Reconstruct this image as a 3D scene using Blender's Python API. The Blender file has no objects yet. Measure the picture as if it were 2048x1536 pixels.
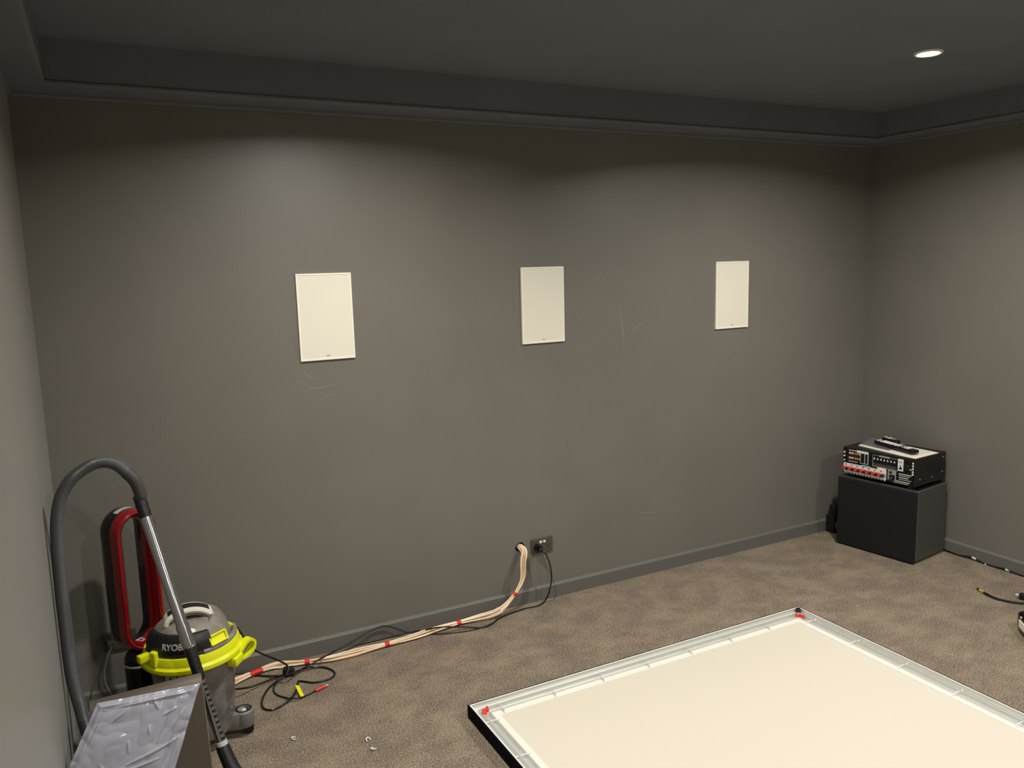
import bpy, bmesh, math, random
from mathutils import Vector, Matrix, noise
random.seed(7)
S = bpy.context.scene
COL = S.collection
PI = math.pi

# ------------------------------------------------------------------ camera
F_PX = 1588.91
CAM = Vector((0.0, -3.25, 1.62685))
RX = Vector((0.8887142975, -0.457666717, -0.0269828373))
RY = Vector((0.091415756, 0.1192263127, 0.9886497084))
RZ = Vector((0.4492550021, 0.8810937876, -0.1477960777))
cd = bpy.data.cameras.new('camera'); cam = bpy.data.objects.new('camera', cd); COL.objects.link(cam)
cd.sensor_width = 36.0; cd.sensor_fit = 'HORIZONTAL'; cd.lens = F_PX / 2048 * 36.0
cd.clip_start = 0.02
cam.matrix_world = Matrix(((RX.x, RY.x, -RZ.x, CAM.x), (RX.y, RY.y, -RZ.y, CAM.y), (RX.z, RY.z, -RZ.z, CAM.z), (0, 0, 0, 1)))
S.camera = cam

def P(u, v, x=None, y=None, z=None):
    """survey helper: the world point seen at (u,v) of the photograph on a known plane of the room"""
    d = RX * ((u - 1024) / F_PX) + RY * ((768 - v) / F_PX) + RZ
    if z is not None: t = (z - CAM.z) / d.z
    elif y is not None: t = (y - CAM.y) / d.y
    else: t = (x - CAM.x) / d.x
    return CAM + d * t

XL, XR, YB, YF, ZC = -0.2204, 4.029, 0.0, -6.6, 2.40

# ------------------------------------------------------------------ materials
def lin(c):
    c = c / 255.0
    return c / 12.92 if c <= 0.04045 else ((c + 0.055) / 1.055) ** 2.4
def rgb(*c): return (lin(c[0]), lin(c[1]), lin(c[2]), 1)

def mat(name, col, rough=0.5, metal=0.0, spec=0.5, noise_amt=0.0, noise_scale=20.0, bump=0.0, bump_scale=200.0, col2=None, emit=0.0, coat=0.0):
    m = bpy.data.materials.new(name); m.use_nodes = True
    nt = m.node_tree; b = nt.nodes['Principled BSDF']
    b.inputs['Base Color'].default_value = rgb(*col)
    b.inputs['Roughness'].default_value = rough
    b.inputs['Metallic'].default_value = metal
    b.inputs['Specular IOR Level'].default_value = spec
    b.inputs['Coat Weight'].default_value = coat
    tc = nt.nodes.new('ShaderNodeTexCoord')
    if noise_amt > 0 or col2:
        n = nt.nodes.new('ShaderNodeTexNoise'); n.inputs['Scale'].default_value = noise_scale; n.inputs['Detail'].default_value = 4
        nt.links.new(tc.outputs['Object'], n.inputs['Vector'])
        mx = nt.nodes.new('ShaderNodeMix'); mx.data_type = 'RGBA'
        a = Vector(rgb(*col)[:3])
        c2 = Vector(rgb(*col2)[:3]) if col2 else a * (1 - noise_amt)
        mx.inputs['A'].default_value = (*a, 1); mx.inputs['B'].default_value = (*c2, 1)
        rp = nt.nodes.new('ShaderNodeMapRange'); rp.inputs['From Min'].default_value = 0.35; rp.inputs['From Max'].default_value = 0.65
        nt.links.new(n.outputs['Fac'], rp.inputs['Value']); nt.links.new(rp.outputs['Result'], mx.inputs['Factor'])
        nt.links.new(mx.outputs['Result'], b.inputs['Base Color'])
    if bump > 0:
        n2 = nt.nodes.new('ShaderNodeTexNoise'); n2.inputs['Scale'].default_value = bump_scale; n2.inputs['Detail'].default_value = 3
        nt.links.new(tc.outputs['Object'], n2.inputs['Vector'])
        bp = nt.nodes.new('ShaderNodeBump'); bp.inputs['Strength'].default_value = bump; bp.inputs['Distance'].default_value = 0.002
        nt.links.new(n2.outputs['Fac'], bp.inputs['Height']); nt.links.new(bp.outputs['Normal'], b.inputs['Normal'])
    if emit > 0:
        b.inputs['Emission Color'].default_value = (1, 0.93, 0.82, 1); b.inputs['Emission Strength'].default_value = emit
    return m

M = {}
M['wall'] = mat('charcoal wall paint', (115, 111, 103), 0.42, spec=0.55, noise_amt=0.06, noise_scale=3.0, bump=0.12, bump_scale=350)
M['wall'].node_tree.nodes['Principled BSDF'].inputs['Sheen Weight'].default_value = 0.22
M['wall'].node_tree.nodes['Principled BSDF'].inputs['Sheen Roughness'].default_value = 0.45
M['ceil'] = mat('charcoal ceiling paint', (114, 119, 124), 0.75, spec=0.2, noise_amt=0.06, noise_scale=4)
M['trim'] = mat('charcoal satin trim paint', (104, 103, 97), 0.4, spec=0.4)
M['scuff'] = mat('pale scuff', (128, 125, 118), 0.6)
M['white'] = mat('white painted metal', (244, 239, 224), 0.45, spec=0.4)
M['grille'] = mat('white perforated grille', (232, 227, 210), 0.6, bump=0.25, bump_scale=900)
M['badge'] = mat('grey badge', (165, 162, 152), 0.4)
M['black'] = mat('black plastic', (22, 22, 23), 0.42)
M['blackgloss'] = mat('black gloss plastic', (14, 14, 15), 0.16)
M['blackmatte'] = mat('black cloth', (33, 34, 35), 0.9, spec=0.15, bump=0.3, bump_scale=1200)
M['vinyl'] = mat('black ash vinyl', (76, 75, 72), 0.55, noise_amt=0.12, noise_scale=60)
M['felt'] = mat('black velvet', (20, 20, 23), 0.95, spec=0.1)
M['cord'] = mat('black cord sheath', (20, 19, 19), 0.35)
M['greycord'] = mat('grey cord sheath', (104, 100, 95), 0.5)
M['plate'] = mat('dark grey wall plate', (74, 73, 68), 0.35)
M['chromeknob'] = mat('pale switch', (230, 226, 216), 0.3)
M['wire'] = mat('cream speaker wire', (246, 222, 180), 0.35, col2=(252, 234, 208), noise_scale=12)
M['wire2'] = mat('copper tinted speaker wire', (230, 188, 142), 0.35)
M['redtape'] = mat('red tape', (214, 44, 30), 0.4)
M['red'] = mat('red lacquer', (132, 5, 16), 0.22, coat=0.5)
M['redplastic'] = mat('red plastic', (225, 60, 48), 0.4)
M['yellow'] = mat('fluoro yellow green plastic', (222, 226, 18), 0.38)
M['tagyellow'] = mat('yellow tag', (240, 228, 20), 0.5)
M['dust'] = mat('dusty grey plastic', (112, 106, 98), 0.6, col2=(134, 126, 116), noise_scale=22)
M['drum'] = mat('dusty smoke drum', (92, 88, 87), 0.22, col2=(134, 129, 124), noise_scale=14)
M['castergrey'] = mat('grey caster plastic', (116, 116, 113), 0.45)
M['cream'] = mat('cream plastic', (226, 224, 206), 0.45)
M['silver'] = mat('silver print', (190, 190, 186), 0.35)
M['chrome'] = mat('chromed steel', (205, 206, 208), 0.16, metal=1.0)
M['hose'] = mat('grey ribbed hose', (82, 84, 86), 0.34)
M['cuff'] = mat('dark grey cuff', (66, 64, 62), 0.4)
M['sheet'] = mat('bronze grey brushed metal', (116, 107, 96), 0.30, metal=0.75)
M['rim'] = mat('bare metal rim', (190, 182, 168), 0.3, metal=1.0)
M['alu'] = mat('mill aluminium', (226, 226, 220), 0.36, metal=0.55)
M['alulip'] = mat('white aluminium lip', (245, 243, 236), 0.4)
M['fabric'] = mat('cream white screen fabric', (210, 202, 186), 0.85, spec=0.1)
M['fabricband'] = mat('white screen border band', (228, 224, 212), 0.6)
M['paper'] = mat('cream paper', (244, 232, 208), 0.7)
M['print'] = mat('white print', (226, 224, 218), 0.5)
M['greyprint'] = mat('grey print', (150, 149, 145), 0.5)
M['darkred'] = mat('maroon print', (60, 20, 24), 0.5)
M['blueprint'] = mat('pale blue print', (168, 208, 214), 0.5)
M['gold'] = mat('gold plated', (240, 206, 120), 0.25, metal=0.6)
M['pink'] = mat('pale pink sticker', (232, 190, 190), 0.45)
M['lens'] = mat('lamp diffuser', (255, 250, 240), 0.4, emit=30.0)
M['steel'] = mat('dull screw', (180, 178, 172), 0.35, metal=1.0)

def carpet_mat():
    m = bpy.data.materials.new('mottled brown carpet'); m.use_nodes = True
    nt = m.node_tree; N = nt.nodes; L = nt.links; b = N['Principled BSDF']
    b.inputs['Roughness'].default_value = 0.95; b.inputs['Specular IOR Level'].default_value = 0.1
    tc = N.new('ShaderNodeTexCoord')
    def nz(scale, detail=3, rough=0.5, mp=None):
        n = N.new('ShaderNodeTexNoise'); n.inputs['Scale'].default_value = scale; n.inputs['Detail'].default_value = detail
        n.inputs['Roughness'].default_value = rough
        src = tc.outputs['Object']
        if mp:
            k = N.new('ShaderNodeMapping'); k.inputs['Scale'].default_value = mp; L.new(src, k.inputs['Vector']); src = k.outputs['Vector']
        L.new(src, n.inputs['Vector']); return n
    def mix(a, bb, f, mode='MIX'):
        x = N.new('ShaderNodeMix'); x.data_type = 'RGBA'; x.blend_type = mode
        for k, s in (('A', a), ('B', bb)):
            if hasattr(s, 'links'): L.new(s, x.inputs[k])
            else: x.inputs[k].default_value = s
        if hasattr(f, 'links'): L.new(f, x.inputs['Factor'])
        else: x.inputs['Factor'].default_value = f
        return x.outputs['Result']
    def rng(o, lo, hi, a=0.0, c=1.0):
        r = N.new('ShaderNodeMapRange'); r.inputs['From Min'].default_value = lo; r.inputs['From Max'].default_value = hi
        r.inputs['To Min'].default_value = a; r.inputs['To Max'].default_value = c
        L.new(o, r.inputs['Value']); return r.outputs['Result']
    patch = nz(6.5, 5, 0.62, (1, 1.25, 1))
    patch2 = nz(9.0, 3, 0.55, (1, 1.6, 1))
    speck = nz(210, 2, 0.6)
    fibre = nz(190, 2, 0.7)
    c = mix(rgb(119, 106, 94), rgb(146, 131, 110), rng(patch.outputs['Fac'], 0.40, 0.62))
    c = mix(c, rgb(122, 103, 92), rng(patch2.outputs['Fac'], 0.52, 0.68, 0, 0.55))
    c = mix(c, (0, 0, 0, 1), rng(speck.outputs['Fac'], 0.36, 0.54, 0.66, 0.0))
    c = mix(c, rgb(200, 185, 163), rng(fibre.outputs['Fac'], 0.50, 0.66, 0.0, 0.62))
    L.new(c, b.inputs['Base Color'])
    bp = N.new('ShaderNodeBump'); bp.inputs['Strength'].default_value = 0.8; bp.inputs['Distance'].default_value = 0.005
    L.new(fibre.outputs['Fac'], bp.inputs['Height']); L.new(bp.outputs['Normal'], b.inputs['Normal'])
    return m
M['carpet'] = carpet_mat()

def bag_mat():
    m = bpy.data.materials.new('clear wrinkled plastic'); m.use_nodes = True
    nt = m.node_tree; N = nt.nodes; L = nt.links; b = N['Principled BSDF']
    b.inputs['Base Color'].default_value = rgb(192, 193, 206); b.inputs['Roughness'].default_value = 0.16
    b.inputs['Specular IOR Level'].default_value = 0.9
    tc = N.new('ShaderNodeTexCoord')
    n = N.new('ShaderNodeTexNoise'); n.inputs['Scale'].default_value = 5; n.inputs['Detail'].default_value = 3; n.inputs['Distortion'].default_value = 0.6
    L.new(tc.outputs['Object'], n.inputs['Vector'])
    r = N.new('ShaderNodeMapRange'); r.inputs['From Min'].default_value = 0.35; r.inputs['From Max'].default_value = 0.7
    r.inputs['To Min'].default_value = 0.55; r.inputs['To Max'].default_value = 0.78
    L.new(n.outputs['Fac'], r.inputs['Value']); L.new(r.outputs['Result'], b.inputs['Alpha'])
    n2 = N.new('ShaderNodeTexNoise'); n2.noise_type = 'RIDGED_MULTIFRACTAL'; n2.inputs['Scale'].default_value = 7; n2.inputs['Detail'].default_value = 4; n2.inputs['Distortion'].default_value = 0.8
    mp = N.new('ShaderNodeMapping'); mp.inputs['Rotation'].default_value = (0, 0, .6); mp.inputs['Scale'].default_value = (1.6, .7, .9); L.new(tc.outputs['Object'], mp.inputs['Vector'])
    L.new(mp.outputs['Vector'], n2.inputs['Vector'])
    bp = N.new('ShaderNodeBump'); bp.inputs['Strength'].default_value = 0.12; bp.inputs['Distance'].default_value = 0.006
    L.new(n2.outputs['Fac'], bp.inputs['Height']); L.new(bp.outputs['Normal'], b.inputs['Normal'])
    return m
M['bag'] = bag_mat()
def sleeve_mat():
    m = mat('clear sleeve', (120, 116, 124), 0.08, spec=0.8)
    m.node_tree.nodes['Principled BSDF'].inputs['Alpha'].default_value = 0.55
    return m
M['sleeve'] = sleeve_mat()

# ------------------------------------------------------------------ mesh helpers
def new(): return bmesh.new()

def wm(o):
    return (wm(o.parent) @ o.matrix_basis) if o.parent else o.matrix_basis.copy()

def obj(name, bm, material, parent=None, smooth=False, world=False, angle=40):
    """link bm as ONE mesh object; world=True means the mesh was laid out in room coordinates"""
    if world and parent is not None:
        bmesh.ops.transform(bm, matrix=wm(parent).inverted(), verts=bm.verts)
    bmesh.ops.recalc_face_normals(bm, faces=bm.faces)
    me = bpy.data.meshes.new(name); bm.to_mesh(me); bm.free()
    if smooth:
        me.shade_smooth()
        try: me.set_sharp_from_angle(angle=math.radians(angle))
        except Exception: pass
    o = bpy.data.objects.new(name, me); COL.objects.link(o)
    me.materials.append(M[material] if isinstance(material, str) else material)
    if parent is not None: o.parent = parent
    return o

def tag(o, label, cat, group=None):
    o['label'] = label; o['category'] = cat
    if group: o['group'] = group
    return o

def thing(name, label, cat, loc=(0, 0, 0), rot=(0, 0, 0), group=None):
    o = bpy.data.objects.new(name, None); COL.objects.link(o)
    o.empty_display_size = 0.05
    o.location = loc; o.rotation_euler = rot
    return tag(o, label, cat, group)

def struct(name, bm, material, parent=None, smooth=False):
    o = obj(name, bm, material, parent, smooth)
    if parent is None: o['kind'] = 'structure'
    return o

def center_origin(o):
    """put the origin of a stand-alone mesh at the bottom middle of its bounds"""
    vs = [v.co for v in o.data.vertices]
    lo = Vector([min(v[i] for v in vs) for i in range(3)]); hi = Vector([max(v[i] for v in vs) for i in range(3)])
    c = Vector(((lo.x + hi.x) / 2, (lo.y + hi.y) / 2, lo.z))
    o.data.transform(Matrix.Translation(-c)); o.location = c
    return o

def box(bm, x0, x1, y0, y1, z0, z1, bev=0.0, seg=2, rot=None):
    mtx = Matrix.Translation(((x0 + x1) / 2, (y0 + y1) / 2, (z0 + z1) / 2)) @ Matrix.Diagonal((abs(x1 - x0), abs(y1 - y0), abs(z1 - z0), 1))
    if rot is not None: mtx = rot @ mtx
    r = bmesh.ops.create_cube(bm, size=1.0, matrix=mtx)
    if bev > 0:
        es = list({e for v in r['verts'] for e in v.link_edges})
        bmesh.ops.bevel(bm, geom=es, offset=bev, segments=seg, affect='EDGES', profile=0.5)

def cyl(bm, p0, p1, r0, r1=None, seg=20, cap=True):
    p0 = Vector(p0); p1 = Vector(p1); r1 = r0 if r1 is None else r1
    d = p1 - p0; L = d.length
    q = d.to_track_quat('Z', 'Y').to_matrix().to_4x4()
    bmesh.ops.create_cone(bm, cap_ends=cap, segments=seg, radius1=r0, radius2=r1, depth=L, matrix=Matrix.Translation((p0 + p1) / 2) @ q)

def lathe(bm, prof, seg=40, c=(0, 0, 0), a0=0.0, a1=2 * PI, zfun=None, capend=False):
    full = abs(a1 - a0 - 2 * PI) < 1e-6
    n = seg if full else seg + 1
    rings = []
    for (r, z) in prof:
        ring = []
        for i in range(n):
            a = a0 + (a1 - a0) * i / seg
            zz = z if zfun is None else zfun(r, z, a)
            ring.append(bm.verts.new((c[0] + r * math.cos(a), c[1] + r * math.sin(a), c[2] + zz)))
        rings.append(ring)
    for k in range(len(rings) - 1):
        for i in range(seg):
            j = (i + 1) % n
            try: bm.faces.new((rings[k][i], rings[k][j], rings[k + 1][j], rings[k + 1][i]))
            except ValueError: pass
    bmesh.ops.remove_doubles(bm, verts=bm.verts, dist=1e-6)

def spline(pts, n=8, closed=False):
    pts = [Vector(p) for p in pts]; out = []
    m = len(pts)
    rngk = m if closed else m - 1
    for i in range(rngk):
        if closed: p0, p1, p2, p3 = pts[(i - 1) % m], pts[i], pts[(i + 1) % m], pts[(i + 2) % m]
        else: p0, p1, p2, p3 = pts[max(i - 1, 0)], pts[i], pts[i + 1], pts[min(i + 2, m - 1)]
        for k in range(n):
            t = k / n
            out.append(0.5 * ((2 * p1) + (p2 - p0) * t + (2 * p0 - 5 * p1 + 4 * p2 - p3) * t * t + (3 * p1 - p0 - 3 * p2 + p3) * t ** 3))
    if not closed: out.append(pts[-1])
    return out

def resample(path, step):
    out = [path[0]]; acc = 0.0
    for a, b in zip(path, path[1:]):
        L = (b - a).length; t = step - acc
        while t <= L:
            out.append(a.lerp(b, t / L)); t += step
        acc = (acc + L) % step if L > 0 else acc
    return out

def frames(path, closed=False):
    n = len(path); T = []
    for i in range(n):
        a = path[i - 1] if (i > 0 or closed) else path[i]
        b = path[(i + 1) % n] if (i < n - 1 or closed) else path[i]
        t = (b - a); T.append(t.normalized() if t.length > 1e-9 else Vector((0, 0, 1)))
    u = T[0].orthogonal().normalized(); U = []
    for t in T:
        u = (u - t * u.dot(t))
        u = u.normalized() if u.length > 1e-6 else t.orthogonal().normalized()
        U.append(u.copy())
    return T, U

def tube(bm, path, r, seg=8, cap=True):
    """r: number or function of index"""
    T, U = frames(path); rings = []
    for i, p in enumerate(path):
        v = T[i].cross(U[i]); rr = r(i) if callable(r) else r
        rings.append([bm.verts.new(p + (U[i] * math.cos(2 * PI * k / seg) + v * math.sin(2 * PI * k / seg)) * rr) for k in range(seg)])
    for a, b in zip(rings, rings[1:]):
        for k in range(seg):
            bm.faces.new((a[k], a[(k + 1) % seg], b[(k + 1) % seg], b[k]))
    if cap:
        bm.faces.new(list(reversed(rings[0]))); bm.faces.new(rings[-1])

def sweep(bm, path, prof, up, closed=False, closeprof=True, cap=True):
    """sweep a 2D profile (a along side, b along up-ish vector function) along path"""
    n = len(path); rings = []
    for i, p in enumerate(path):
        a = path[i - 1] if (i > 0 or closed) else path[i]; b = path[(i + 1) % n] if (i < n - 1 or closed) else path[i]
        t = (b - a).normalized(); w = up(i) if callable(up) else up
        s = t.cross(w).normalized()
        rings.append([bm.verts.new(p + s * q[0] + w * q[1]) for q in prof])
    m = len(prof); idx = list(zip(rings, rings[1:])) + ([(rings[-1], rings[0])] if closed else [])
    for A, B in idx:
        for k in range(m if closeprof else m - 1):
            bm.faces.new((A[k], A[(k + 1) % m], B[(k + 1) % m], B[k]))
    if cap and not closed and closeprof:
        bm.faces.new(list(reversed(rings[0]))); bm.faces.new(rings[-1])

def loft_poly(bm, pts, thick):
    """flat polygon pts (world) given a thickness along z"""
    top = [bm.verts.new(Vector(p) + Vector((0, 0, thick))) for p in pts]; bot = [bm.verts.new(Vector(p)) for p in pts]
    bm.faces.new(top); bm.faces.new(list(reversed(bot)))
    n = len(pts)
    for i in range(n): bm.faces.new((bot[i], bot[(i + 1) % n], top[(i + 1) % n], top[i]))

def text_bm(body, size, depth, bold_offset=0.0):
    cu = bpy.data.curves.new('lettering', 'FONT'); cu.body = body; cu.size = size; cu.extrude = depth; cu.offset = bold_offset
    cu.align_x = 'CENTER'; cu.align_y = 'CENTER'
    o = bpy.data.objects.new('lettering', cu); COL.objects.link(o)
    dg = bpy.context.evaluated_depsgraph_get(); dg.update()
    me = bpy.data.meshes.new_from_object(o.evaluated_get(dg))
    bm = bmesh.new(); bm.from_mesh(me)
    bpy.data.objects.remove(o); bpy.data.curves.remove(cu); bpy.data.meshes.remove(me)
    return bm

# ------------------------------------------------------------------ the room
bm = new(); box(bm, XL - .1, XR + .1, YF - .1, YB + .1, -.1, 0); struct('floor', bm, 'carpet')
bm = new(); box(bm, XL - .1, XR + .1, YF - .1, YB + .1, ZC, ZC + .1); struct('ceiling', bm, 'ceil')
bm = new(); box(bm, XL - .1, XL, YF, YB, 0, ZC); struct('wall_left', bm, 'wall')
bm = new(); box(bm, XR, XR + .1, YF, YB, 0, ZC); struct('wall_right', bm, 'wall')
bm = new(); box(bm, XL - .1, XR + .1, YF - .1, YF, 0, ZC); struct('wall_front', bm, 'wall')
# back wall with a real round hole for the speaker wires
HOLE = P(1040, 1095, y=0.0)
bm = new(); hr, hs = 0.026, 0.09
def ring_pts(y):
    sq = [bm.verts.new((HOLE.x + hs * sx, y, HOLE.z + hs * sz)) for sx, sz in ((1, 0), (1, 1), (0, 1), (-1, 1), (-1, 0), (-1, -1), (0, -1), (1, -1))]
    ci = [[bm.verts.new((HOLE.x + hr * math.cos(2 * PI * (k + j / 4) / 8), y, HOLE.z + hr * math.sin(2 * PI * (k + j / 4) / 8))) for j in range(4)] for k in range(8)]
    return sq, [v for a in ci for v in a]
sq, ci = ring_pts(0.0)
for k in range(8):
    bm.faces.new([sq[k]] + [ci[(4 * k + j) % 32] for j in range(5)] + [sq[(k + 1) % 8]])
back = [bm.verts.new((v.co.x, 0.09, v.co.z)) for v in ci]
for k in range(32): bm.faces.new((ci[k], ci[(k + 1) % 32], back[(k + 1) % 32], back[k]))
x0, x1, z0, z1 = HOLE.x - hs, HOLE.x + hs, HOLE.z - hs, HOLE.z + hs
def wq(a, b, c, d):
    bm.faces.new([bm.verts.new((x, 0, z)) for x, z in ((a, c), (b, c), (b, d), (a, d))])
wq(XL - .1, x0, 0, ZC); wq(x1, XR + .1, 0, ZC); wq(x0, x1, 0, z0); wq(x0, x1, z1, ZC)
bm.faces.new([bm.verts.new((x, .1, z)) for x, z in ((XL - .1, 0), (XR + .1, 0), (XR + .1, ZC), (XL - .1, ZC))])
bmesh.ops.remove_doubles(bm, verts=bm.verts, dist=1e-5)
wall_back = struct('wall_back', bm, 'wall')

# skirting boards (bevelled top)
def skirting(name, a, b, inward):
    a = Vector(a); b = Vector(b); w = Vector(inward)
    prof = [(0, 0), (0.0135, 0), (0.0135, 0.062), (0.009, 0.0685), (0.0, 0.072)]
    bm = new(); A = [bm.verts.new(a + w * p + Vector((0, 0, q))) for p, q in prof]; B = [bm.verts.new(b + w * p + Vector((0, 0, q))) for p, q in prof]
    for k in range(5): bm.faces.new((A[k], A[(k + 1) % 5], B[(k + 1) % 5], B[k]))
    bm.faces.new(A); bm.faces.new(list(reversed(B)))
    struct(name, bm, 'trim')
skirting('baseboard_back', (XL, 0, 0), (XR, 0, 0), (0, -1, 0))
skirting('baseboard_left', (XL, -.0135, 0), (XL, YF, 0), (1, 0, 0))
skirting('baseboard_right', (XR, -.0135, 0), (XR, YF, 0), (-1, 0, 0))
# pelmet boxed around the ceiling edge
def pelmet(name, a, b, inward, E, zl):
    a = Vector(a); b = Vector(b); w = Vector(inward); t = (b - a).normalized()
    prof = [(0, ZC), (E, ZC), (E, zl + .014), (E + .005, zl + .010), (E + .005, zl + .003), (E - .006, zl), (.014, zl), (.014, zl - .012), (0, zl - .016)]
    bm = new(); n = len(prof)
    A = [bm.verts.new(a + w * p + Vector((0, 0, q))) for p, q in prof]
    B = [bm.verts.new(b + w * p + Vector((0, 0, q))) for p, q in prof]
    for k in range(n): bm.faces.new((A[k], A[(k + 1) % n], B[(k + 1) % n], B[k]))
    bm.faces.new(A); bm.faces.new(list(reversed(B)))
    struct(name, bm, 'ceil')
pelmet('trim_1', (XL, 0, 0), (XR, 0, 0), (0, -1, 0), .150, 2.254)
pelmet('trim_2', (XL, 0, 0), (XL, YF, 0), (1, 0, 0), .115, 2.258)
pelmet('trim_3', (XR, 0, 0), (XR, YF, 0), (-1, 0, 0), .125, 2.260)

# faint scuffs on the back wall paint
def scuff(pts, w=0.004):
    path = spline([P(u, v, y=-.0006) for u, v in pts], 6)
    bm = new(); L = []; n = len(path)
    for i, p in enumerate(path):
        t = (path[min(i + 1, n - 1)] - path[max(i - 1, 0)]).normalized(); s = t.cross(Vector((0, 1, 0)))
        ww = w * (0.15 + math.sin(PI * i / (n - 1))) * .5
        L.append((bm.verts.new(p + s * ww), bm.verts.new(p - s * ww)))
    for a, b in zip(L, L[1:]): bm.faces.new((a[0], a[1], b[1], b[0]))
    o = obj('scuff_mark', bm, 'scuff', wall_back)
scuff([(1236, 598), (1242, 640), (1247, 672), (1247, 700)], .006)
scuff([(1253, 690), (1262, 672), (1275, 652), (1300, 640)], .005)
scuff([(1203, 540), (1198, 556), (1193, 566)], .004)
scuff([(1176, 604), (1168, 620), (1160, 640)], .004)
scuff([(1240, 1018), (1275, 1024), (1310, 1025), (1350, 1017), (1375, 1014)], .005)
scuff([(606, 742), (620, 755), (640, 760)], .005)
scuff([(608, 775), (640, 776), (676, 766)], .005)
scuff([(640, 798), (652, 795), (664, 785)], .004)
scuff([(590, 770), (600, 762), (608, 765)], .004)

# ------------------------------------------------------------------ in-wall speakers
def wall_speaker(cx, label):
    hw, zt, zb = 0.1129, 1.6155, 1.2630
    t = thing('wall_speaker', label, 'speaker', (cx, 0, zb), group='white wall speakers')
    h = zt - zb
    bm = new()
    w = .007; d = -.009
    for (a, b, c, e) in ((-hw, hw, 0, w), (-hw, hw, h - w, h), (-hw, -hw + w, w, h - w), (hw - w, hw, w, h - w)):
        box(bm, a, b, d, 0, c, e)
    obj('bezel', bm, 'white', t)
    bm = new(); box(bm, -hw + w, hw - w, d + .0015, 0, w, h - w); obj('grille', bm, 'grille', t)
    bm = new(); box(bm, -.008, .008, d, d + .003, .016, .0185); obj('badge', bm, 'badge', t)
wall_speaker(0.8084, 'white rectangular wall speaker, the left one, above the vacuum side of the wall')
wall_speaker(1.8283, 'white rectangular wall speaker in the middle of the three, above the wire hole')
wall_speaker(2.9818, 'white rectangular wall speaker, the right one, nearest the stacked black boxes')

# ------------------------------------------------------------------ power outlets
def outlet(c, label):
    t = thing('power_outlet', label, 'power outlet', (c.x, 0, c.z), group='dark double power outlets')
    bm = new(); box(bm, -.058, .058, -.010, 0, -.036, .036, .0025); obj('wall_plate', bm, 'plate', t)
    for s in (-1, 1):
        bm = new(); box(bm, s * .010 - .0065, s * .010 + .0065, -.0145, -.009, .012, .024, .0015); obj('switch', bm, 'chromeknob', t)
    for s in (-1, 1):
        bm = new()
        for dx, dz, an in ((-.007, .002, -.5), (.007, .002, .5), (0, -.010, 0)):
            box(bm, -.0012, .0012, -.0108, -.009, -.004, .004, rot=Matrix.Translation((s * .030 + dx, 0, -.004 + dz)) @ Matrix.Rotation(an, 4, 'Y'))
        obj('socket_slot', bm, 'blackgloss', t)
    return t
GPO1 = (P(1062, 1092, y=0) + P(1103, 1086, y=0)) / 2
outlet(GPO1, 'dark grey double power outlet right of the wire hole')
GPO2 = P(240, 1278, y=0)
outlet(GPO2, 'dark grey double power outlet behind the red fan')

# ------------------------------------------------------------------ downlights
def downlight(c, label):
    t = thing('ceiling_downlight', label, 'downlight', (c.x, c.y, ZC), group='ceiling downlights')
    bm = new(); lathe(bm, [(.040, -.001), (.042, -.006), (.050, -.006), (.053, 0.0)], 32); obj('trim_ring', bm, 'white', t, True)
    bm = new(); lathe(bm, [(.0405, -.002), (.02, -.0035), (0.0, -.004)], 32); obj('diffuser', bm, 'lens', t, True)
def lamp(x, y, power):
    """the downlight's diffuser: a small disc giving off light downwards"""
    ld = bpy.data.lights.new('downlight_lamp', 'AREA'); ld.energy = power; ld.color = (1.0, .970, .905)
    ld.shape = 'DISK'; ld.size = .075; ld.spread = math.radians(154)
    o = bpy.data.objects.new('downlight_lamp', ld); COL.objects.link(o); o.location = (x, y, ZC - .012)
L1 = P(1857, 107, z=ZC - .003); L2 = P(838, -16, z=ZC)
downlight(L1, 'round glowing ceiling downlight at right, above the black boxes')
downlight(L2, 'round glowing ceiling downlight at the top edge, left of centre')
POW = 27.5
lamp(L1.x, L1.y, POW); lamp(L2.x, L2.y, POW)
for y in (-3.1, -5.1):
    lamp(.89, y, POW); lamp(2.95, y, POW)

# ------------------------------------------------------------------ subwoofer
SA = math.radians(-82)
A_ = Vector((3.684, -.634, 0)); ex = Vector((math.cos(SA), math.sin(SA), 0)); ey = Vector((-math.sin(SA), math.cos(SA), 0))
SW, SD, SH = .452, .318, .398
sub = thing('subwoofer', 'big black box subwoofer standing in the right corner on the carpet', 'subwoofer', A_ - ex * SW / 2 + ey * SD / 2, (0, 0, SA))
bm = new(); box(bm, -SW / 2, SW / 2, -SD / 2 + .022, SD / 2, .012, SH, .004); obj('cabinet', bm, 'vinyl', sub)
bm = new(); box(bm, -SW / 2 + .001, SW / 2 - .001, -SD / 2, -SD / 2 + .020, .004, SH - .003, .006); obj('front_grille', bm, 'blackmatte', sub)
bm = new(); box(bm, -SW / 2 + .006, SW / 2 - .006, -SD / 2 + .028, SD / 2 - .006, SH - .002, SH + .0015); obj('top_panel', bm, 'black', sub)
bm = new(); box(bm, -.16, .205, SD / 2, SD / 2 + .009, .07, .31, .002); obj('amplifier_plate', bm, 'black', sub)
for sx in (-1, 1):
    for sy in (-1, 1):
        bm = new(); cyl(bm, (sx * .19, sy * .11, 0), (sx * .19, sy * .11, .013), .018); obj('foot', bm, 'black', sub)

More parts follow.
